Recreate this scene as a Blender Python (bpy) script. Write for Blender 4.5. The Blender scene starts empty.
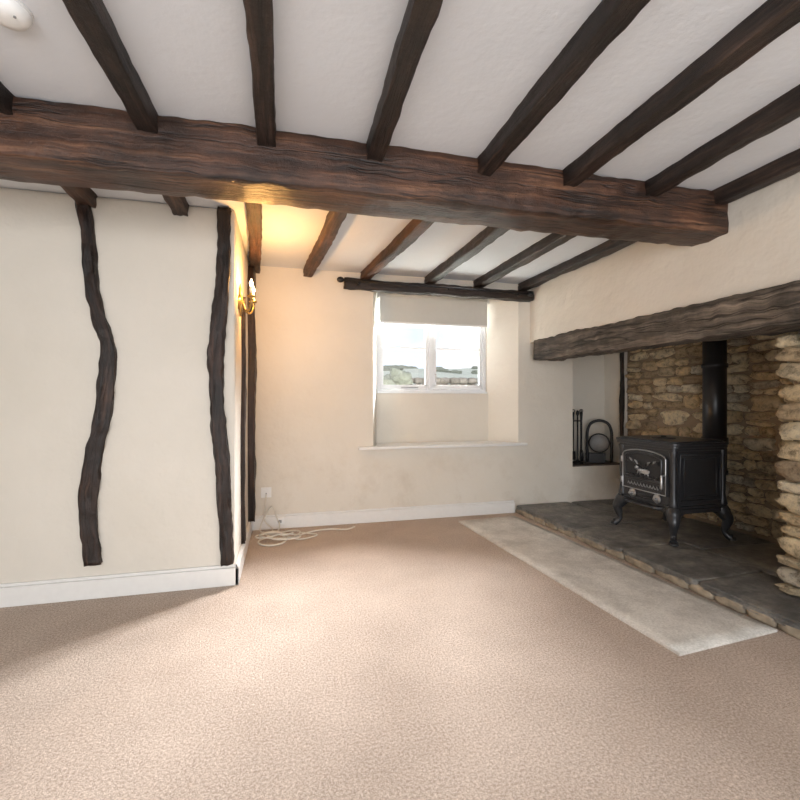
import bpy, bmesh, math, random
from mathutils import Vector, Matrix, noise
random.seed(7)
sc=bpy.context.scene
col=sc.collection

# ---------------------------------------------------------------- materials
def newmat(name):
    m=bpy.data.materials.new(name); m.use_nodes=True
    nt=m.node_tree; b=nt.nodes['Principled BSDF']
    return m,nt,b
def noise_node(nt,vec,scale,detail=4,rough=.55):
    n=nt.nodes.new('ShaderNodeTexNoise'); n.inputs['Scale'].default_value=scale
    n.inputs['Detail'].default_value=detail; n.inputs['Roughness'].default_value=rough
    if vec: nt.links.new(vec,n.inputs['Vector'])
    return n
def ramp(nt,fac,stops):
    r=nt.nodes.new('ShaderNodeValToRGB'); e=r.color_ramp.elements
    while len(e)<len(stops): e.new(.5)
    for i,(p,c) in enumerate(stops):
        e[i].position=p; e[i].color=(*c,1)
    nt.links.new(fac,r.inputs[0]); return r
def bump(nt,b,h,strength,dist=.01,prev=None):
    n=nt.nodes.new('ShaderNodeBump'); n.inputs['Strength'].default_value=strength
    n.inputs['Distance'].default_value=dist
    nt.links.new(h,n.inputs['Height'])
    if prev: nt.links.new(prev.outputs[0],n.inputs['Normal'])
    nt.links.new(n.outputs[0],b.inputs['Normal']); return n
def objco(nt):
    return nt.nodes.new('ShaderNodeTexCoord').outputs['Object']
def mix(nt,fac,a,b,mode='MIX'):
    m=nt.nodes.new('ShaderNodeMix'); m.data_type='RGBA'; m.blend_type=mode
    if isinstance(fac,float): m.inputs[0].default_value=fac
    else: nt.links.new(fac,m.inputs[0])
    for i,x in ((6,a),(7,b)):
        if isinstance(x,tuple): m.inputs[i].default_value=(*x,1)
        else: nt.links.new(x,m.inputs[i])
    return m.outputs[2]

def plain(name,c,rough=.5,metal=0,bumpsc=None,bs=.2,var=.86):
    m,nt,b=newmat(name)
    co=objco(nt); n=noise_node(nt,co,bumpsc or 30)
    d=tuple(x*var for x in c)
    r=ramp(nt,n.outputs[0],[(.3,d),(.7,c)])
    nt.links.new(r.outputs[0],b.inputs['Base Color'])
    b.inputs['Roughness'].default_value=rough; b.inputs['Metallic'].default_value=metal
    if bumpsc: bump(nt,b,n.outputs[0],bs,.003)
    return m
def plaster(name,c1,c2,stain=None,b1=.5):
    m,nt,b=newmat(name); co=objco(nt)
    n=noise_node(nt,co,1.3,5); r=ramp(nt,n.outputs[0],[(.3,c1),(.7,c2)])
    out=r.outputs[0]
    if stain:
        n3=noise_node(nt,co,3.2,7,.7)
        r3=ramp(nt,n3.outputs[0],[(.51,(0,0,0)),(.72,(.42,.42,.42))])
        sp=nt.nodes.new('ShaderNodeSeparateXYZ'); nt.links.new(co,sp.inputs[0])
        mr=nt.nodes.new('ShaderNodeMapRange'); mr.inputs[1].default_value=.1; mr.inputs[2].default_value=.8; mr.inputs[3].default_value=1; mr.inputs[4].default_value=.1
        nt.links.new(sp.outputs[2],mr.inputs[0])
        mm=nt.nodes.new('ShaderNodeMath'); mm.operation='MULTIPLY'; nt.links.new(r3.outputs[0],mm.inputs[0]); nt.links.new(mr.outputs[0],mm.inputs[1])
        out=mix(nt,mm.outputs[0],out,stain)
    nt.links.new(out,b.inputs['Base Color']); b.inputs['Roughness'].default_value=.85
    n1=noise_node(nt,co,3,4); n2=noise_node(nt,co,40,4)
    p=bump(nt,b,n1.outputs[0],b1,.04); bump(nt,b,n2.outputs[0],.3,.005,p)
    return m
def wood(name,dark,mid,light,rough=.6,gs=1.0,bs=.7,split=.0):
    m,nt,b=newmat(name)
    at=nt.nodes.new('ShaderNodeAttribute'); at.attribute_name='grain'
    mp=nt.nodes.new('ShaderNodeMapping'); mp.inputs['Scale'].default_value=(1.6*gs,26*gs,26*gs)
    nt.links.new(at.outputs['Vector'],mp.inputs[0])
    n=noise_node(nt,mp.outputs[0],1.5,8,.7)
    n2=noise_node(nt,at.outputs['Vector'],3.5,6,.65)
    r=ramp(nt,n.outputs[0],[(.30,dark),(.52,mid),(.74,light)])
    r2=ramp(nt,n2.outputs[0],[(.35,(.38,.36,.34)),(.65,(1.35,1.25,1.15))])
    out=mix(nt,1.0,r.outputs[0],r2.outputs[0],'MULTIPLY')
    mp2=nt.nodes.new('ShaderNodeMapping'); mp2.inputs['Scale'].default_value=(1.0,22,22); nt.links.new(at.outputs['Vector'],mp2.inputs[0])
    n5=noise_node(nt,mp2.outputs[0],.9,3,.5)
    r5=ramp(nt,n5.outputs[0],[(.475,(1,1,1)),(.495,(.12,.10,.09)),(.505,(.12,.10,.09)),(.525,(1,1,1))])
    if split: out=mix(nt,split,out,r5.outputs[0],'MULTIPLY')
    nt.links.new(out,b.inputs['Base Color'])
    b.inputs['Roughness'].default_value=rough
    p=bump(nt,b,n.outputs[0],bs,.012); n4=noise_node(nt,at.outputs['Vector'],22,6,.65); p=bump(nt,b,n4.outputs[0],.6,.01,p)
    if split: bump(nt,b,r5.outputs[0],.5*split,.01,p)
    return m

M_wall=plaster('cream_plaster',(.66,.615,.54),(.72,.675,.605))
M_wallb=plaster('cream_plaster_back',(.68,.63,.55),(.74,.695,.62),(.46,.37,.27))
M_ceil=plaster('white_ceiling_plaster',(.69,.715,.755),(.75,.775,.815),None,.15)
M_white=plain('white_gloss_paint',(.80,.79,.77),.35,0,None,0,.96)
M_upvc=plain('window_paint',(.80,.82,.84),.35,0,None,0,.97)
M_beam=wood('oak_beam',(.015,.007,.005),(.074,.034,.020),(.23,.12,.068),.43,.8,.7,.85)
M_joist=wood('dark_joist',(.007,.005,.004),(.024,.015,.012),(.095,.062,.048),.48,1,.8,.5)
M_joistb=wood('warm_joist',(.02,.010,.006),(.075,.036,.020),(.17,.09,.05),.6,1,.7,.5)
M_post=wood('dark_post',(.008,.005,.004),(.025,.014,.011),(.09,.048,.032),.48,1,.8,.6)
M_mantel=wood('weathered_mantel',(.022,.020,.018),(.12,.105,.09),(.34,.30,.26),.7,.8,1.0,.9)

def carpet():
    m,nt,b=newmat('beige_carpet'); co=objco(nt)
    n=noise_node(nt,co,110,5,.8); n2=noise_node(nt,co,1.8,6,.62); n3=noise_node(nt,co,300,3,.7)
    r=ramp(nt,n.outputs[0],[(.34,(.34,.27,.22)),(.5,(.56,.465,.395)),(.66,(.78,.68,.60))])
    r2=ramp(nt,n2.outputs[0],[(.32,(.86,.85,.84)),(.68,(1.07,1.07,1.07))])
    r3=ramp(nt,n3.outputs[0],[(.35,(.76,.74,.72)),(.65,(1.17,1.17,1.17))])
    c=mix(nt,1.0,r.outputs[0],r2.outputs[0],'MULTIPLY'); c=mix(nt,1.0,c,r3.outputs[0],'MULTIPLY')
    nt.links.new(c,b.inputs['Base Color'])
    b.inputs['Roughness'].default_value=1; b.inputs['Specular IOR Level'].default_value=.1
    p=bump(nt,b,n.outputs[0],.5,.008); bump(nt,b,n3.outputs[0],.35,.004,p)
    return m
M_carpet=carpet()
def rugm():
    m,nt,b=newmat('cream_rug'); co=objco(nt)
    n=noise_node(nt,co,100,5,.8); n2=noise_node(nt,co,3,6,.7)
    r=ramp(nt,n.outputs[0],[(.3,(.54,.51,.46)),(.7,(.88,.85,.80))])
    r2=ramp(nt,n2.outputs[0],[(.38,(.76,.75,.74)),(.60,(1.06,1.06,1.06))])
    nt.links.new(mix(nt,1.0,r.outputs[0],r2.outputs[0],'MULTIPLY'),b.inputs['Base Color'])
    b.inputs['Roughness'].default_value=1; bump(nt,b,n.outputs[0],.6,.008); return m
M_rug=rugm()
def stone():
    m,nt,b=newmat('cotswold_stone'); co=objco(nt)
    g=nt.nodes.new('ShaderNodeNewGeometry')
    r=ramp(nt,g.outputs['Random Per Island'],[(0,(.36,.28,.20)),(.18,(.78,.60,.36)),(.38,(.86,.76,.56)),(.55,(.60,.47,.31)),(.7,(.80,.64,.40)),(.86,(.90,.84,.70)),(1,(.42,.37,.31))])
    n=noise_node(nt,co,15,9,.78)
    r2=ramp(nt,n.outputs[0],[(.34,(.26,.22,.18)),(.5,(.98,.95,.9)),(.68,(1.3,1.27,1.2))])
    nt.links.new(mix(nt,1.0,r.outputs[0],r2.outputs[0],'MULTIPLY'),b.inputs['Base Color'])
    b.inputs['Roughness'].default_value=.9
    n2=noise_node(nt,co,40,6,.7); p=bump(nt,b,n.outputs[0],1.0,.045); bump(nt,b,n2.outputs[0],.9,.014,p)
    return m
M_stone=stone()
M_mortar=plain('lime_mortar',(.27,.20,.135),.95,0,25,.6)
def slate():
    m,nt,b=newmat('hearth_flagstone'); co=objco(nt)
    g=nt.nodes.new('ShaderNodeNewGeometry')
    n=noise_node(nt,co,6,9,.75)
    r=ramp(nt,n.outputs[0],[(.32,(.055,.055,.056)),(.48,(.15,.147,.14)),(.60,(.28,.265,.24)),(.72,(.46,.42,.36))])
    r2=ramp(nt,g.outputs['Random Per Island'],[(0,(.8,.8,.82)),(1,(1.15,1.12,1.05))])
    nt.links.new(mix(nt,1.0,r.outputs[0],r2.outputs[0],'MULTIPLY'),b.inputs['Base Color'])
    b.inputs['Roughness'].default_value=.38
    n2=noise_node(nt,co,26,6,.7); p=bump(nt,b,n.outputs[0],.9,.03); bump(nt,b,n2.outputs[0],.5,.008,p)
    return m
M_slate=slate()
M_hedge_edge=plain('hearth_edge_stone',(.42,.35,.26),.85,0,14,.9,.4)
M_iron=plain('black_cast_iron',(.050,.051,.055),.34,.5,60,.25)
M_iron2=plain('dark_cast_panel',(.025,.026,.03),.4,.4,50,.5)
M_pipe=plain('black_flue_pipe',(.014,.014,.016),.33,.3)
M_tool=plain('blackened_iron',(.02,.02,.022),.45,.4)
M_steel=plain('worn_steel_trim',(.45,.45,.46),.32,.9)
M_brass=plain('aged_brass',(.45,.31,.12),.3,.9)
M_candle=plain('ivory_candle',(.82,.76,.62),.5)
M_cable=plain('cream_cable',(.76,.72,.64),.45)
M_plastic=plain('white_plastic',(.84,.84,.83),.35,0,None,0,.97)
M_grey=plain('grey_plastic',(.35,.35,.35),.5)
M_blind=plain('blind_fabric',(.58,.57,.53),.9,0,None,0,.97)
M_shelf=plain('niche_shelf_slate',(.11,.09,.08),.6,0,20,.4)
def emis(name,c,s):
    m,nt,b=newmat(name); b.inputs['Base Color'].default_value=(*c,1)
    b.inputs['Emission Color'].default_value=(*c,1); b.inputs['Emission Strength'].default_value=s; return m
M_bulb=emis('lit_candle_bulb',(1,.72,.38),18)
def glassm():
    m,nt,b=newmat('window_glass'); nt.nodes.remove(b)
    o=nt.nodes['Material Output']; t=nt.nodes.new('ShaderNodeBsdfTransparent'); g=nt.nodes.new('ShaderNodeBsdfGlossy')
    g.inputs['Roughness'].default_value=.02; mx=nt.nodes.new('ShaderNodeMixShader'); mx.inputs[0].default_value=.05
    nt.links.new(t.outputs[0],mx.inputs[1]); nt.links.new(g.outputs[0],mx.inputs[2]); nt.links.new(mx.outputs[0],o.inputs[0]); return m
M_glass=glassm()
M_grass=plain('pale_field',(.62,.64,.56),.95,0,.5,.3,.8)
M_leaf=plain('shrub_leaves',(.40,.42,.34),.9,0,6,.8,.6)
M_drystone=plain('garden_stone',(.44,.39,.34),.9,0,6,.8,.45)

# ---------------------------------------------------------------- mesh builder
class MB:
    def __init__(s,*mats): s.bm=bmesh.new(); s.mats=list(mats)
    def _f(s,vs,mi,smooth=False):
        try: f=s.bm.faces.new(vs)
        except ValueError: return
        f.material_index=mi; f.smooth=smooth
    def box(s,x0,x1,y0,y1,z0,z1,mi=0):
        v=[s.bm.verts.new((x,y,z)) for z in(z0,z1) for y in(y0,y1) for x in(x0,x1)]
        for q in((0,2,3,1),(4,5,7,6),(0,1,5,4),(2,6,7,3),(0,4,6,2),(1,3,7,5)): s._f([v[i] for i in q],mi)
    def prism(s,poly,a0,a1,axis='z',mi=0):
        def P(p,a): return {'z':(p[0],p[1],a),'x':(a,p[0],p[1]),'y':(p[0],a,p[1])}[axis]
        A=[s.bm.verts.new(P(p,a0)) for p in poly]; B=[s.bm.verts.new(P(p,a1)) for p in poly]
        n=len(poly)
        s._f(A[::-1],mi); s._f(B,mi)
        for i in range(n): s._f([A[i],A[(i+1)%n],B[(i+1)%n],B[i]],mi)
    def tube(s,pts,r,seg=10,mi=0,closed=False,smooth=True,flat=1.0):
        pts=[Vector(p) for p in pts]; n=len(pts)
        rs=r if isinstance(r,(list,tuple)) else [r]*n
        rings=[]; prev=None
        for i,p in enumerate(pts):
            a=pts[(i-1)%n] if (closed or i>0) else p; b=pts[(i+1)%n] if (closed or i<n-1) else p
            t=(b-a).normalized()
            if prev is None:
                u=t.orthogonal().normalized()
            else:
                u=prev-t*prev.dot(t)
                u=u.normalized() if u.length>1e-6 else t.orthogonal().normalized()
            prev=u; w=t.cross(u)
            rings.append([s.bm.verts.new(p+(u*math.cos(k*2*math.pi/seg)+w*math.sin(k*2*math.pi/seg)*flat)*rs[i]) for k in range(seg)])
        m=n if closed else n-1
        for i in range(m):
            A=rings[i];B=rings[(i+1)%n]
            for k in range(seg): s._f([A[k],A[(k+1)%seg],B[(k+1)%seg],B[k]],mi,smooth)
        if not closed: s._f(rings[0][::-1],mi); s._f(rings[-1],mi)
    def lathe(s,prof,c,axis=(0,0,1),seg=20,mi=0,cap=True):
        c=Vector(c); ax=Vector(axis).normalized(); u=ax.orthogonal().normalized(); w=ax.cross(u)
        rings=[[s.bm.verts.new(c+ax*z+(u*math.cos(k*2*math.pi/seg)+w*math.sin(k*2*math.pi/seg))*max(r,1e-4)) for k in range(seg)] for r,z in prof]
        for A,B in zip(rings,rings[1:]):
            for k in range(seg): s._f([A[k],A[(k+1)%seg],B[(k+1)%seg],B[k]],mi,True)
        if cap: s._f(rings[0][::-1],mi); s._f(rings[-1],mi)
    def stone(s,c,h,mi=0,e=5,amp=.12,cuts=5,seed=0,rot=None,shear=0):
        c=Vector(c); sv=Vector((seed*3.7,seed*1.3,seed*2.1)); n=cuts; vd={}
        R=Matrix.Rotation(rot[1],3,rot[0]) if rot else Matrix.Identity(3)
        def V(x,y,z):
            k=(round(x,4),round(y,4),round(z,4))
            if k in vd: return vd[k]
            d=(abs(x)**e+abs(y)**e+abs(z)**e)**(1/e); p=Vector((x/d,y/d,z/d))
            q=1+amp*noise.noise(p*1.3+sv)+amp*.6*noise.noise(p*3+sv)
            vd[k]=s.bm.verts.new(c+R@Vector((p.x*h[0]*q,p.y*h[1]*q,p.z*h[2]*q))); return vd[k]
        for ax in range(3):
            for sg in(-1,1):
                for i in range(n):
                    for j in range(n):
                        qs=[]
                        for a,b in((i,j),(i+1,j),(i+1,j+1),(i,j+1)):
                            g=[0,0,0]; g[ax]=sg; g[(ax+1)%3]=-1+2*a/n; g[(ax+2)%3]=-1+2*b/n
                            qs.append(V(*g))
                        if sg<0: qs=qs[::-1]
                        s._f(qs,mi,True)
    def finish(s,name,parent=None,bevel=0,recalc=True,seg=2):
        if recalc: bmesh.ops.recalc_face_normals(s.bm,faces=s.bm.faces)
        me=bpy.data.meshes.new(name); s.bm.to_mesh(me); s.bm.free()
        for m in s.mats: me.materials.append(m)
        o=bpy.data.objects.new(name,me); col.objects.link(o)
        if parent: o.parent=parent
        if bevel:
            b=o.modifiers.new('bev','BEVEL'); b.width=bevel; b.segments=seg; b.limit_method='ANGLE'; b.angle_limit=.7
        return o
def empty(name,loc=(0,0,0)):
    o=bpy.data.objects.new(name,None); col.objects.link(o); o.empty_display_size=.1; return o
def catmull(pts,n=8):
    P=[Vector(p) for p in pts]; P=[P[0]*2-P[1]]+P+[P[-1]*2-P[-2]]; out=[]
    for i in range(1,len(P)-2):
        for k in range(n):
            t=k/n; a,b,c,d=P[i-1:i+3]
            out.append(.5*((2*b)+(c-a)*t+(2*a-5*b+4*c-d)*t*t+(3*b-a-3*c+d)*t**3))
    out.append(P[-2]); return out

def timber(name,pts,w,h,mat,up,rough=.008,seed=0,step=.03,wv=None,ch=.12,fine=.5):
    """rough-hewn timber; pts world path, w across, h along up"""
    P=catmull(pts,12) if len(pts)>2 else [Vector(pts[0]),Vector(pts[1])]
    L=[0]
    for a,b in zip(P,P[1:]): L.append(L[-1]+(b-a).length)
    n=max(4,int(L[-1]/step)); up=Vector(up).normalized(); bm=bmesh.new(); gl=bm.verts.layers.float_vector.new('grain'); rings=[]
    c=ch
    cs=[(-1,-1+c),(-1,-.5),(-1,0),(-1,.5),(-1,1-c),(-1+c,1),(-.5,1),(0,1),(.5,1),(1-c,1),(1,1-c),(1,.5),(1,0),(1,-.5),(1,-1+c),(1-c,-1),(.5,-1),(0,-1),(-.5,-1),(-1+c,-1)]
    j=0
    for i in range(n+1):
        d=L[-1]*i/n
        while j<len(P)-2 and L[j+1]<d: j+=1
        t=(d-L[j])/(L[j+1]-L[j]); p=P[j].lerp(P[j+1],t); T=(P[j+1]-P[j]).normalized()
        side=up.cross(T).normalized(); U=T.cross(side).normalized()
        f=i/n; k=1
        if wv:
            q=f*(len(wv)-1); a=min(int(q),len(wv)-2); k=wv[a]+(wv[a+1]-wv[a])*(q-a)
        ring=[]
        for (a,b) in cs:
            g=Vector((d,a*w/2*k,b*h/2)); nn=noise.noise_vector(Vector((d*3+seed*11,a*1.2+seed,b*1.2)))*rough+noise.noise_vector(Vector((d*14+seed*5,a*2.2,b*2.2+seed)))*rough*fine
            v=bm.verts.new(p+side*(g.y+nn.y)+U*(g.z+nn.z)+T*(nn.x*.3)); v[gl]=g+Vector((seed*3.1,seed*.7,0)); ring.append(v)
        rings.append(ring)
    m=len(cs)
    for A,B in zip(rings,rings[1:]):
        for k in range(m):
            f=bm.faces.new([A[k],A[(k+1)%m],B[(k+1)%m],B[k]]); f.smooth=True
    bm.faces.new(rings[0][::-1]); bm.faces.new(rings[-1]); bmesh.ops.recalc_face_normals(bm,faces=bm.faces)
    me=bpy.data.meshes.new(name); bm.to_mesh(me); bm.free(); me.materials.append(mat)
    o=bpy.data.objects.new(name,me); col.objects.link(o); return o

CEIL=2.24
# ---------------------------------------------------------------- room shell
b=MB(M_carpet); b.box(-2.8,3.8,-2.4,4.4,-.1,0); b.finish('floor')
b=MB(M_ceil); b.box(-2.8,3.8,-2.4,4.4,CEIL,CEIL+.1); b.finish('ceiling')
b=MB(M_wallb)
b.box(-.30,.77,4.0,4.40,0,CEIL); b.box(.77,2.22,4.0,4.40,0,.655); b.box(.77,2.22,4.0,4.40,2.15,CEIL)
b.box(2.22,2.83,4.0,4.40,0,CEIL); b.box(2.83,3.5,4.0,4.40,0,.42); b.box(2.83,3.5,4.0,4.40,1.60,CEIL); b.box(2.83,3.5,4.30,4.40,.42,1.6)
b.box(3.45,3.8,4.0,4.40,0,CEIL)
b.prism([(2.22,4.0),(2.02,4.28),(2.02,4.4),(2.22,4.4)],.655,2.15); b.prism([(.77,4.0),(.77,4.4),(.855,4.4),(.855,4.28)],.655,2.15)
b.box(.80,2.1,4.27,4.40,.655,1.165)
b.finish('wall_back')
b=MB(M_wall); b.box(-2.8,-.29,2.85,4.40,0,CEIL); b.finish('wall_partition',bevel=.02)
b=MB(M_wall); b.box(-2.9,-2.6,-2.4,2.85,0,CEIL); b.finish('wall_left')
b=MB(M_wall); b.box(2.35,3.8,-2.4,1.2,0,CEIL); b.finish('wall_right')
b=MB(M_wall); b.box(2.35,3.8,1.2,4.0,1.665,CEIL); b.finish('wall_chimney_breast')
b=MB(M_wall); b.box(-2.8,-2.0,-2.5,-2.4,0,CEIL); b.box(1.9,2.5,-2.5,-2.4,0,CEIL); b.box(-2.0,1.9,-2.5,-2.4,2.1,CEIL); b.finish('wall_rear')

# trim
b=MB(M_white); b.box(-.27,2.17,3.975,4.0,0,.105); b.box(-.27,2.17,3.985,4.0,.105,.12); b.finish('baseboard_back',bevel=.004)
b=MB(M_white); b.box(-2.6,-.268,2.826,2.85,0,.105); b.box(-.29,-.268,2.826,3.975,0,.105); b.box(-2.6,-.276,2.836,2.85,.105,.122); b.box(-.29,-.276,2.836,3.975,.105,.122); b.finish('baseboard_partition',bevel=.004)
b=MB(M_white); b.prism([(.63,3.94),(2.29,3.94),(2.29,4.0),(2.18,4.0),(2.03,4.268),(.86,4.268),(.79,4.0),(.63,4.0)],.657,.682); b.finish('trim_window_sill',bevel=.006)

# ---------------------------------------------------------------- timbers
timber('ceiling_beam',[(-2.7,2.095,2.122),(-1.2,2.10,2.125),(.2,2.085,2.128),(2.48,2.06,2.124)],.235,.225,M_beam,(0,0,1),.008,1,.025,ch=.05,fine=1.0)
for i,(x0,x1) in enumerate([(-1.06,-1.02),(-.55,-.53),(-.07,-.075),(.37,.385),(.90,.915),(1.37,1.37),(1.84,1.85),(2.30,2.29),(-1.6,-1.55),(-2.15,-2.1)]):
    timber('ceiling_joist',[(x0,-2.3,2.208),(x0+random.uniform(-.015,.015),-.2,2.206),(x1,2.03,2.204)],.073,.08,M_joist,(0,0,1),.006,10+i,.03,ch=.08,fine=.8)
for i,(x0,x1,ye) in enumerate([(-1.07,-1.06,2.86),(-.60,-.59,2.86),(-.15,-.25,3.99),(.335,.19,3.99),(.87,.69,3.99),(1.33,1.29,3.99),(1.80,1.78,3.99),(2.27,2.25,3.99)]):
    timber('ceiling_joist',[(x0,2.15,2.208),((x0+x1)/2+.01,(2.15+ye)/2,2.206),(x1,ye,2.208)],.08,.075,M_joistb if i<5 else M_joist,(0,0,1),.007,30+i,.03,fine=.8)
timber('window_lintel',[(.50,3.955,2.125),(.9,3.955,2.115),(1.5,3.95,2.112),(2.0,3.955,2.112),(2.34,3.96,2.112)],.10,.09,M_joist,(0,0,1),.012,50,.03,wv=[.5,1,1.1,1,.9])
timber('mantel_beam',[(2.455,3.90,1.582),(2.45,3.0,1.574),(2.445,2.2,1.562),(2.43,.95,1.550)],.25,.20,M_mantel,(0,0,1),.009,62,.02,ch=.08,fine=1.4)
def post(xz,y,w,d,seed,wv=None): 
    return timber('timber_post',[(x,y,z) for x,z in xz],w,d,M_post,(0,-1,0),.012,seed,.02,wv,fine=.9)
post([(-1.09,2.23),(-1.055,2.0),(-1.04,1.75),(-1.0,1.55),(-.955,1.38),(-.965,1.2),(-.985,1.0),(-1.03,.8),(-1.05,.6),(-1.05,.4),(-1.03,.19)],2.845,.080,.06,70,[.8,.7,.8,.75,.85,.9,1.0,1,1.1,1.1,1.0])
post([(-.345,2.23),(-.355,1.9),(-.375,1.6),(-.395,1.35),(-.385,1.0),(-.36,.7),(-.345,.4),(-.33,.13)],2.84,.078,.06,71,[.8,.9,1,1.05,1,1,.9,.75])
timber('timber_post',[(-.285,3.24,1.80),(-.285,3.28,1.3),(-.285,3.22,.8),(-.285,3.26,.125)],.07,.04,M_post,(1,0,0),.008,72,.03)
timber('timber_post',[(-.275,3.86,2.16),(-.275,3.80,1.9),(-.27,3.88,1.5),(-.275,3.83,.9),(-.275,3.87,.125)],.13,.07,M_post,(1,0,0),.012,73,.03)
timber('niche_edge_timber',[(3.415,3.985,.44),(3.41,3.985,1.0),(3.415,3.985,1.64)],.035,.03,M_post,(0,-1,0),.008,74,.03)

# ---------------------------------------------------------------- fireplace
def rubble(b,a0,a1,z0,z1,fn,seed,big=1.0):
    k=[seed]
    def sp(x0,x1,y0,y1):
        w=x1-x0; h=y1-y0
        mw=random.uniform(.14,.32)*big; mh=random.uniform(.06,.13)*big
        if w<=mw and h<=mh:
            k[0]+=1; fn(b,x0,x1,y0,y1,k[0]); return
        if (h/mh)>(w/mw)*random.uniform(.8,1.25):
            if h<.075*big: 
                if w<=mw*1.3: k[0]+=1; fn(b,x0,x1,y0,y1,k[0]); return
                m=x0+w*random.uniform(.35,.65); sp(x0,m,y0,y1); sp(m,x1,y0,y1); return
            m=y0+h*random.uniform(.36,.64); sp(x0,x1,y0,m); sp(x0,x1,m,y1)
        else:
            if w<.12*big: k[0]+=1; fn(b,x0,x1,y0,y1,k[0]); return
            m=x0+w*random.uniform(.33,.67); sp(x0,m,y0,y1); sp(m,x1,y0,y1)
    sp(a0,a1,z0,z1)
b=MB(M_mortar,M_stone)
b.box(3.49,3.8,1.2,4.0,0,1.66,0)
def fnX(x):
    def f(b,a0,a1,z0,z1,k):
        d=.062+random.uniform(-.024,.022)
        b.stone((x+.035,(a0+a1)/2,(z0+z1)/2),(d,(a1-a0)/2*.95,(z1-z0)/2*.93),1,3.2,.28,6,k,('X',random.uniform(-.12,.12)))
    return f
rubble(b,1.8,3.99,.08,1.655,fnX(3.48),0,1.35)
b.finish('wall_fireplace_stone',recalc=False)
b=MB(M_mortar,M_stone)
b.box(2.585,3.42,1.23,1.78,.085,1.44,0)
rubble(b,1.25,1.84,.09,1.44,fnX(2.55),500,1.45)
def fnY(b,a0,a1,z0,z1,k): b.stone(((a0+a1)/2,1.795,(z0+z1)/2),((a1-a0)/2*.95,.055,(z1-z0)/2*.93),1,3.2,.24,6,k,('Y',random.uniform(-.08,.08)))
rubble(b,2.62,3.40,.09,1.64,fnY,900,1.3)
b.box(2.62,3.42,1.23,1.78,1.44,1.66,0)
b.finish('stone_pier',recalc=False)
def fx(y): return 2.17+(3.95-y)*.048
b=MB(M_hedge_edge,M_slate)
b.prism([(fx(1.2)+.03,1.2),(3.42,1.2),(3.42,3.985),(fx(3.985)+.03,3.985)],0,.05,'z',0)
y=1.2;k=0
while y<3.97:
    y1=min(3.985,y+random.uniform(.14,.34))
    if 3.985-y1<.1: y1=3.985
    ym=(y+y1)/2; b.stone((fx(ym)+.037,ym,.026),(.042,(y1-y)/2,.025),0,6,.09,6,1200+k); k+=1; y=y1
y=1.2; k=0
while y<3.98:
    w=random.uniform(.5,.9); y1=min(3.985,y+w)
    if 3.985-y1<.3: y1=3.985
    ym=(y+y1)/2
    b.stone(((fx(ym)+2.78)/2,ym,.054),((2.78-fx(ym))/2,(y1-y)/2-.001,.022),1,22,.025,16,1300+k,('Z',.040)); k+=1
    y=y1
y=1.0
while y<3.98:
    y1=min(3.985,y+random.uniform(.5,.9))
    if 3.985-y1<.3: y1=3.985
    ya=max(y,1.2)
    b.stone(((2.785+3.42)/2,(ya+y1)/2,.054),((3.42-2.785)/2-.001,(y1-ya)/2-.001,.021),1,22,.02,16,1400+k); k+=1; y=y1
b.finish('hearth',recalc=False)
# hearth rug
b=MB(M_rug)
C=[Vector((1.51,3.80,0)),Vector((2.09,3.83,0)),Vector((2.26,1.625,0)),Vector((1.64,1.575,0))]
n=30; m=10; G=[]
for i in range(n+1):
    row=[]
    for j in range(m+1):
        p=C[0].lerp(C[3],i/n).lerp(C[1].lerp(C[2],i/n),j/m); e=min(i,n-i,j*2,(m-j)*2)
        z=.016+.003*noise.noise(p*5) if e>0 else .012
        row.append(b.bm.verts.new((p.x,p.y,z)))
    G.append(row)
for i in range(n):
    for j in range(m): b._f([G[i][j],G[i+1][j],G[i+1][j+1],G[i][j+1]],0,True)
edge=[G[0][j] for j in range(m+1)]+[G[i][m] for i in range(1,n+1)]+[G[n][j] for j in range(m-1,-1,-1)]+[G[i][0] for i in range(n-1,0,-1)]
low=[b.bm.verts.new((v.co.x,v.co.y,.0005)) for v in edge]
for i in range(len(edge)): b._f([edge[i],edge[(i+1)%len(edge)],low[(i+1)%len(low)],low[i]],0)
b._f(low,0)
b.finish('hearth_rug')

# ---------------------------------------------------------------- stove
st=empty('wood_burning_stove')
X0,X1,Y0,Y1=2.62,3.08,2.61,3.13; cy=(Y0+Y1)/2; cx=(X0+X1)/2
def rr(x0,x1,y0,y1,r,n=6):
    o=[]
    for cx_,cy_,a in((x1-r,y1-r,0),(x0+r,y1-r,90),(x0+r,y0+r,180),(x1-r,y0+r,270)):
        for k in range(n+1):
            t=math.radians(a+90*k/n); o.append((cx_+r*math.cos(t),cy_+r*math.sin(t)))
    return o
b=MB(M_iron)
b.prism(rr(X0,X1,Y0,Y1,.03),.30,.73)
b.prism(rr(X0-.02,X1+.01,Y0-.02,Y1+.02,.04),.275,.305); b.prism(rr(X0-.01,X1+.005,Y0-.01,Y1+.01,.035),.305,.325)
b.prism(rr(X0-.012,X1+.005,Y0-.012,Y1+.012,.035),.705,.725)
b.prism(rr(X0-.035,X1+.02,Y0-.035,Y1+.035,.06),.725,.745)
b.prism(rr(X0-.045,X1+.025,Y0-.045,Y1+.045,.07),.745,.762)
b.prism(rr(X0-.02,X1,Y0-.02,Y1+.02,.06),.762,.772)
for x in(X0+.012,X1-.012):
    for y in(Y0+.012,Y1-.012):
        b.tube([(x,y,.32),(x,y,.36),(x,y,.40),(x,y,.55),(x,y,.66),(x,y,.71)],[.034,.026,.02,.024,.022,.032],12)
b.finish('body',st,.004)
b=MB(M_iron)
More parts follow.
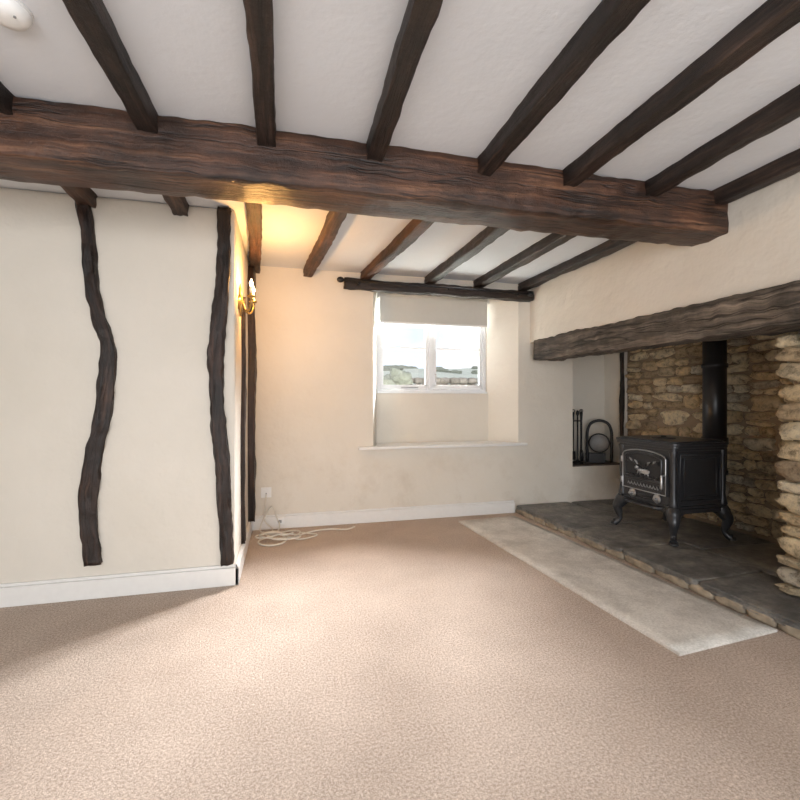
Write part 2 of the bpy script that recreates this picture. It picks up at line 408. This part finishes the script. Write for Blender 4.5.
for sx,x in((-1,X0+.02),(1,X1-.03)):
    for sy,y in((-1,Y0+.02),(1,Y1-.02)):
        P=[(x,y,.30),(x+sx*.02,y+sy*.02,.255),(x+sx*.035,y+sy*.035,.215),(x+sx*.028,y+sy*.028,.17),(x+sx*.022,y+sy*.022,.13),(x+sx*.035,y+sy*.035,.10),(x+sx*.05,y+sy*.05,.087)]
        b.tube(catmull(P,5),[.05-.0*i if i<5 else max(.02,.055-.0018*i) if i<22 else .02+.001*(i-22) for i in range(31)],12)
        b.lathe([(.03,0),(.032,.006),(.022,.016)],(x+sx*.052,y+sy*.052,.076),seg=14)
        b.tube([(x+sx*.01,y+sy*.01,.28),(x-sx*.05,y+sy*.015,.27),(x-sx*.09,y+sy*.015,.283)],[.022,.016,.008],8)
        b.tube([(x+sx*.01,y+sy*.01,.28),(x+sx*.015,y-sy*.05,.27),(x+sx*.015,y-sy*.09,.283)],[.022,.016,.008],8)
b.finish('cabriole_legs',st)
b=MB(M_iron,M_iron2,M_steel)
xf=X0
def archp(yc,hw,z0,z1,x,n=10,k_=.22):
    o=[(x,yc-hw,z0),(x,yc-hw,z1)]
    for k in range(1,n): 
        t=math.pi*(1-k/n); o.append((x,yc+hw*math.cos(t),z1+hw*k_*math.sin(t)))
    o+=[(x,yc+hw,z1),(x,yc+hw,z0)]; return o
b.prism([(p[1],p[2]) for p in archp(cy,.215,.385,.645,0)],xf-.018,xf,'x',0)
b.prism([(p[1],p[2]) for p in archp(cy,.175,.475,.63,0)],xf-.021,xf-.018,'x',1)
b.tube(archp(cy,.175,.475,.63,xf-.021),.008,8,0,True); b.tube(archp(cy,.21,.39,.643,xf-.018),.005,8,2,True)
# cast relief: running landscape of branches, hills and a small animal form
for s in(-1,1):
    b.tube(catmull([(xf-.024,cy+s*.15,.60),(xf-.026,cy+s*.09,.59),(xf-.028,cy+s*.03,.565),(xf-.026,cy-s*.02,.53)],5),[.009-.0004*i for i in range(16)],6,0)
    for q in range(5):
        a=.02+q*.027; b.tube([(xf-.024,cy+s*a,.565+a*.25),(xf-.028,cy+s*(a+.012),.59+a*.22),(xf-.023,cy+s*(a+.035),.60+a*.22)],[.004,.008,.002],6,2 if q%2 else 0)
b.stone((xf-.024,cy-.01,.535),(.012,.055,.020),2,2.2,.3,6,3); b.stone((xf-.026,cy+.055,.553),(.010,.018,.014),2,2.2,.3,5,4)
for q in(-.045,-.02,.02,.04): b.tube([(xf-.024,cy+q,.53),(xf-.024,cy+q*1.25,.505)],[.006,.004],6,2)
for q in range(7):
    yy=cy-.14+q*.047; b.tube([(xf-.021,yy-.03,.488),(xf-.027,yy,.500),(xf-.021,yy+.03,.488)],[.004,.009,.004],6,0)
b.box(xf-.024,xf-.018,cy-.17,cy+.17,.405,.455,0)
for i in range(10):
    yy=cy-.14+i*.031; b.tube([(xf-.026,yy-.011,.42),(xf-.028,yy,.442),(xf-.026,yy+.011,.42)],.004,6,2)
for yy in(cy-.12,cy+.12):
    b.lathe([(.034,0),(.034,.008),(.026,.012),(.008,.013),(.008,.028),(.012,.034),(.003,.038)],(xf-.002,yy,.352),(-1,0,0),16,2)
b.tube([(xf-.004,cy-.07,.352),(xf-.012,cy,.352),(xf-.004,cy+.07,.352)],[.006,.014,.006],8,0)
for zz in(.44,.60): b.tube([(xf-.014,cy+.225,zz-.022),(xf-.014,cy+.225,zz+.022)],.011,10,2)
b.tube([(xf-.015,cy-.20,.53),(xf-.05,cy-.205,.53),(xf-.055,cy-.21,.50),(xf-.055,cy-.21,.44)],[.008,.008,.009,.011],10,2)
b.prism([(xf,cy-.19),(xf-.07,cy-.15),(xf-.085,cy),(xf-.07,cy+.15),(xf,cy+.19)],.292,.304,'z',0)
b.finish('loading_door',st,.0015)
b=MB(M_iron,M_steel)
for ys,s in((Y0,-1),(Y1,1)):
    for i,(m_,r) in enumerate(((.05,.008),(.085,.005))):
        b.tube([(X0+m_,ys+s*.004,.36+i*.03),(X1-m_,ys+s*.004,.36+i*.03),(X1-m_,ys+s*.004,.68-i*.03),(X0+m_,ys+s*.004,.68-i*.03)],r,8,0,True)
b.finish('side_relief',st)
b=MB(M_iron)
b.lathe([(.085,0),(.085,.006),(.075,.010),(.02,.010),(.02,.02),(.004,.022)],(cx-.06,cy,.772),seg=24)
b.finish('hotplate',st,0)
b=MB(M_pipe)
px,py=3.215,2.81
b.tube([(X1-.01,cy-.03,.60),(px-.03,py+.01,.60)],.072,20)
b.lathe([(.088,0),(.088,.03),(.08,.034),(.08,.24),(.09,.245),(.09,.275),(.08,.28),(.08,.80),(.088,.803),(.088,.83),(.08,.835),(.08,1.10)],(px,py,.50),seg=28)
b.finish('flue_pipe',st)
st.scale=(1,1,1.03); st.location=(.035,-.01,.010)

# ---------------------------------------------------------------- niche contents
b=MB(M_shelf); b.box(2.835,3.445,4.0,4.298,.42,.432); b.finish('niche_shelf',bevel=.004)
cs=empty('fireside_companion_set'); b=MB(M_tool)
c=(2.99,4.14)
b.lathe([(.06,0),(.06,.012),(.03,.022),(.012,.03),(.009,.05),(.008,.50),(.014,.51),(.018,.53),(.012,.55),(.003,.56)],(c[0],c[1],.433),seg=18)
b.finish('stand',cs)
b=MB(M_tool)
b.tube([(c[0]-.05,c[1],.88),(c[0]+.05,c[1],.88)],.006,8)
b.tube([(c[0],c[1]-.05,.88),(c[0],c[1]+.05,.88)],.006,8)
for dx,dy in((-.05,0),(.05,0),(0,-.05)):
    x,y=c[0]+dx,c[1]+dy
    b.tube([(x,y,.97),(x,y,.93),(x,y,.88),(x,y,.56)],[.012,.009,.006,.005],8)
    b.tube([(x+.014*math.cos(t),y,.985+.016*math.sin(t)) for t in [k*math.pi/5 for k in range(10)]],.004,6,0,True)
b.prism([(c[0]-.075,.56),(c[0]-.028,.56),(c[0]-.025,.47),(c[0]-.08,.47)],c[1]-.004,c[1]+.004,'y')
b.tube([(c[0]+.05,c[1],.57),(c[0]+.05,c[1],.54),(c[0]+.05,c[1],.46)],[.010,.018,.022],10)
b.tube([(c[0],c[1]-.05,.56),(c[0],c[1]-.05,.48),(c[0]+.02,c[1]-.05,.465)],.006,8)
b.finish('tools',cs)
b=MB(M_tool,M_grey)
hx,hy=3.225,4.10; ax=Vector((-.55,-.78,.30)).normalized(); base=Vector((hx+.04,hy+.06,.62))
prof=[(.045,0.0),(.06,.01),(.085,.03),(.098,.06),(.104,.08),(.106,.085),(.092,.078),(.08,.05),(.06,.03),(.001,.025)]
b.lathe(prof[:7],base,ax,24,0,False); b.lathe(prof[6:],base,ax,24,1,False)
u=Vector((.81,-.59,0)).normalized()
b.prism([(hx-.10,hy+.10),(hx+.06,hy-.02),(hx+.10,hy+.03),(hx-.04,hy+.14)],.433,.53,'z',0)
b.tube(catmull([Vector((hx,hy,.443))+u*s_+Vector((0,0,z_)) for s_,z_ in((-.115,0),(-.12,.2),(-.115,.33),(-.08,.41),(0,.44),(.08,.41),(.115,.33),(.12,.2),(.115,0))],5),.015,8,0)
b.finish('coal_hod')

# ---------------------------------------------------------------- window
wn=empty('window_1')
wx0,wx1,wz0,wz1,wy=.86,2.015,1.17,2.145,4.30
b=MB(M_upvc)
f=.035
b.box(wx0,wx1,wy,wy+.06,wz0,wz0+f); b.box(wx0,wx1,wy,wy+.06,wz1-f,wz1); b.box(wx0,wx0+f,wy,wy+.06,wz0+f,wz1-f); b.box(wx1-f,wx1,wy,wy+.06,wz0+f,wz1-f)
xm=(wx0+wx1)/2-.02; b.box(xm-.022,xm+.022,wy,wy+.06,wz0+f,wz1-f)
b.box(wx0-.0,wx1,wy-.035,wy,wz0-.004,wz0+.014)
b.finish('frame',wn,.003)
b=MB(M_upvc,M_glass,M_steel)
for a,c_ in((wx0+f,xm-.022),(xm+.022,wx1-f)):
    g=.032; y0,y1=wy+.008,wy+.045; zb,zt=wz0+f,wz1-f; a+=.003;c_-=.003;zb+=.003;zt-=.003
    b.box(a,c_,y0,y1,zb,zb+g+.01); b.box(a,c_,y0,y1,zt-g,zt); b.box(a,a+g,y0,y1,zb+g,zt-g); b.box(c_-g,c_,y0,y1,zb+g,zt-g)
    b.box(a+g,c_-g,y0+.005,y1-.005,1.605,1.627)
    b.box(a+g,c_-g,wy+.028,wy+.030,zb+g,zt-g,1)
b.tube([(xm+.045,wy+.005,1.36),(xm+.045,wy-.02,1.36),(xm+.045,wy-.022,1.28)],.006,8,2)
b.tube([(wx0+.25,wy+.002,1.225),(wx0+.42,wy-.01,1.222)],.005,8,2)
b.finish('casements',wn,.002)
b=MB(M_blind,M_white)
b.tube([(wx0+.01,4.235,2.115),(wx1-.02,4.235,2.115)],.026,16,0)
b.box(wx0+.015,wx1-.025,4.215,4.2175,1.855,2.11,0); b.box(wx0+.015,wx1-.025,4.208,4.224,1.838,1.856,1)
b.box(wx0,wx0+.012,4.20,4.268,2.08,2.148,1); b.box(wx1-.022,wx1-.01,4.20,4.268,2.08,2.148,1)
b.finish('roller_blind')
b=MB(M_tool); b.tube([(.44,3.875,2.135),(2.30,3.875,2.115)],.008,8)
for x,z in((.44,2.135),(2.30,2.115)):
    b.lathe([(.009,-.05),(.02,-.04),(.026,-.02),(.02,0),(.008,.01)],(x,3.875,z),(1 if x>1 else -1,0,0),12)
for x,z in((.62,2.133),(1.45,2.124),(2.15,2.117)):
    b.tube([(x,3.92,z-.01),(x,3.875,z-.01),(x,3.866,z)],.007,8); b.lathe([(.02,0),(.016,.008)],(x,3.915,z-.01),(0,-1,0),12)
b.finish('curtain_rod')

# ---------------------------------------------------------------- outside
b=MB(M_grass); n=28; G=[]
def gz(x,y):
    d=y-4.6
    return .3+(0 if d<2 else (d-2)*.088)+(.25*noise.noise(Vector((x*.2,y*.2,0)))+.9*noise.noise(Vector((x*.04,y*.04,3))))*min(1,d/12)
for i in range(n+1):
    row=[]
    for j in range(n+1):
        x=-35+110*j/n; y=4.6+90*i/n
        row.append(b.bm.verts.new((x,y,gz(x,y))))
    G.append(row)
for i in range(n):
    for j in range(n): b._f([G[i][j],G[i][j+1],G[i+1][j+1],G[i+1][j]],0,True)
b.finish('garden_ground')
b=MB(M_leaf)
for i in range(70):
    x=random.uniform(-5,60); y=random.choice([48,49,66,67])+random.uniform(-1,1)+x*.08; r=random.uniform(.4,.8)
    b.stone((x,y,gz(x,y)+r*.2),(r*1.8,r,r*random.uniform(.5,.7)),0,2.2,.5,7,i+40)
for i in range(5):
    x=1.4+i*.35; b.stone((x,10.9,gz(x,10.9)+.58+.12*math.sin(i*2)),(.28,.22,.22),0,2.2,.6,8,i+90)
b.finish('garden_shrubs')
b=MB(M_drystone)
for r in range(4):
    for i in range(44): 
        x=1.2+i*.25; y=11.9-.03*i
        b.stone((x+random.uniform(-.03,.03),y,gz(x,y)+.05+r*.17),(.13,.15,.088),0,4,.2,3,i*7+r)
b.finish('garden_stone_wall')

# ---------------------------------------------------------------- wall sconce
sx,sy,sz=-.29,3.03,1.72
ws=empty('wall_sconce'); b=MB(M_brass,M_candle,M_bulb)
b.lathe([(.045,0),(.045,.006),(.035,.014),(.012,.02),(.012,.035)],(sx,sy,sz),(1,0,0),20,0)
b.tube([(sx+.012,sy,sz-.09),(sx+.018,sy,sz),(sx+.012,sy,sz+.09),(sx+.012,sy,sz+.12)],[.006,.014,.008,.003],10,0)
bul=[]
for s in(-1,1):
    e=(sx+.085,sy+s*.085)
    b.tube(catmull([(sx+.03,sy,sz),(sx+.045,sy+s*.03,sz-.05),(sx+.07,sy+s*.06,sz-.055),(sx+.085,sy+s*.085,sz-.015),(e[0],e[1],sz+.02)],6),.006,8,0)
    b.lathe([(.004,0),(.024,.008),(.028,.014),(.012,.016),(.012,.03)],(e[0],e[1],sz+.015),seg=16,mi=0)
    b.lathe([(.010,0),(.010,.055)],(e[0],e[1],sz+.03),seg=14,mi=1)
    b.lathe([(.006,0),(.011,.012),(.012,.022),(.006,.038),(.001,.05)],(e[0],e[1],sz+.086),seg=14,mi=2)
    bul.append((e[0],e[1],sz+.115))
b.finish('candle_arms',ws)

# ---------------------------------------------------------------- small things
b=MB(M_plastic,M_grey); b.box(-.20,-.115,3.990,4.0,.27,.355); b.box(-.185,-.165,3.985,3.990,.325,.34,0); b.box(-.162,-.153,3.988,3.9905,.29,.31,1); b.finish('electrical_outlet',bevel=.003)
b=MB(M_plastic,M_grey); b.box(-.08,-.01,3.962,3.975,.045,.095); b.box(-.06,-.03,3.955,3.962,.055,.08,1); b.finish('telephone_socket',bevel=.003)
b=MB(M_cable)
pts=[]
for i in range(190):
    t=i/10.; r=.10+.045*math.sin(t*1.7)+.02*math.sin(t*.6)
    pts.append((-.06+.03*math.sin(t*.9)+r*1.35*math.cos(t),3.69+.03*math.cos(t*.7)+r*math.sin(t),.008+.03*(i/190)+.006*math.sin(t*2.3)))
b.tube(pts,.0068,6)
b.tube(catmull([(-.05,3.955,.065),(-.05,3.90,.03),(-.08,3.82,.008),(-.2,3.72,.03),(-.1,3.62,.03),(.05,3.68,.008),(.2,3.80,.007),(.35,3.84,.007),(.5,3.80,.007),(.58,3.86,.007)],8),.0065,6)
b.tube(catmull([(-.158,3.985,.30),(-.16,3.95,.24),(-.17,3.92,.1),(-.1,3.86,.03),(-.15,3.78,.03)],8),.005,6)
b.tube(catmull([(-.06,3.955,.07),(-.10,3.93,.20),(-.14,3.93,.17),(-.2,3.85,.03),(-.05,3.75,.03),(.1,3.62,.008),(.25,3.70,.008),(.12,3.80,.008)],8),.0055,6)
b.finish('cable_coil')
b=MB(M_plastic,M_grey); b.lathe([(.055,0),(.055,-.012),(.052,-.02),(.042,-.034),(.02,-.038),(.002,-.038)],(-.78,1.55,CEIL),seg=32); b.lathe([(.057,0),(.057,-.006)],(-.78,1.55,CEIL),seg=32)
b.lathe([(.004,0),(.004,-.003)],(-.755,1.53,CEIL-.036),seg=8,mi=1); b.finish('smoke_detector')

# ---------------------------------------------------------------- lights
def area(name,loc,tgt,sx,sy,e,c):
    l=bpy.data.lights.new(name,'AREA'); l.shape='RECTANGLE'; l.size=sx; l.size_y=sy; l.energy=e; l.color=c
    o=bpy.data.objects.new(name,l); col.objects.link(o); o.location=loc
    o.rotation_euler=(Vector(tgt)-Vector(loc)).to_track_quat('-Z','Y').to_euler(); return o
area('sky_light_window',(3.3,6.7,3.25),(1.4,4.3,1.6),2.2,1.0,2500,(.98,.985,1))
area('added_rear_fill',(-.05,-2.38,1.2),(.4,2,1.05),3.6,1.8,142,(.97,.985,1))  # added fill lamp behind the camera, brightens the whole room; no glazing modelled
for i,p in enumerate(bul):
    l=bpy.data.lights.new('sconce_bulb_light','POINT'); l.energy=9.5; l.color=(1,.50,.14); l.shadow_soft_size=.02
    o=bpy.data.objects.new('sconce_bulb_light',l); col.objects.link(o); o.location=(p[0]+.06,p[1]+(.05 if i else .02),p[2])
w=bpy.data.worlds.new('sky'); sc.world=w; w.use_nodes=True; nt=w.node_tree; bg=nt.nodes['Background']
tc=nt.nodes.new('ShaderNodeTexCoord'); nn=noise_node(nt,tc.outputs['Generated'],3,5)
r=ramp(nt,nn.outputs[0],[(.35,(.72,.82,.95)),(.60,(.97,.98,1))]); nt.links.new(r.outputs[0],bg.inputs[0]); bg.inputs[1].default_value=1.35

cam=bpy.data.cameras.new('camera'); co=bpy.data.objects.new('camera',cam); col.objects.link(co)
cam.sensor_width=36; cam.lens=20.25; cam.clip_start=.05
co.location=(0,0,1.1); co.rotation_euler=(math.radians(90),0,math.radians(-14.3)); sc.camera=co
sc.view_settings.view_transform='Standard'; sc.view_settings.exposure=0
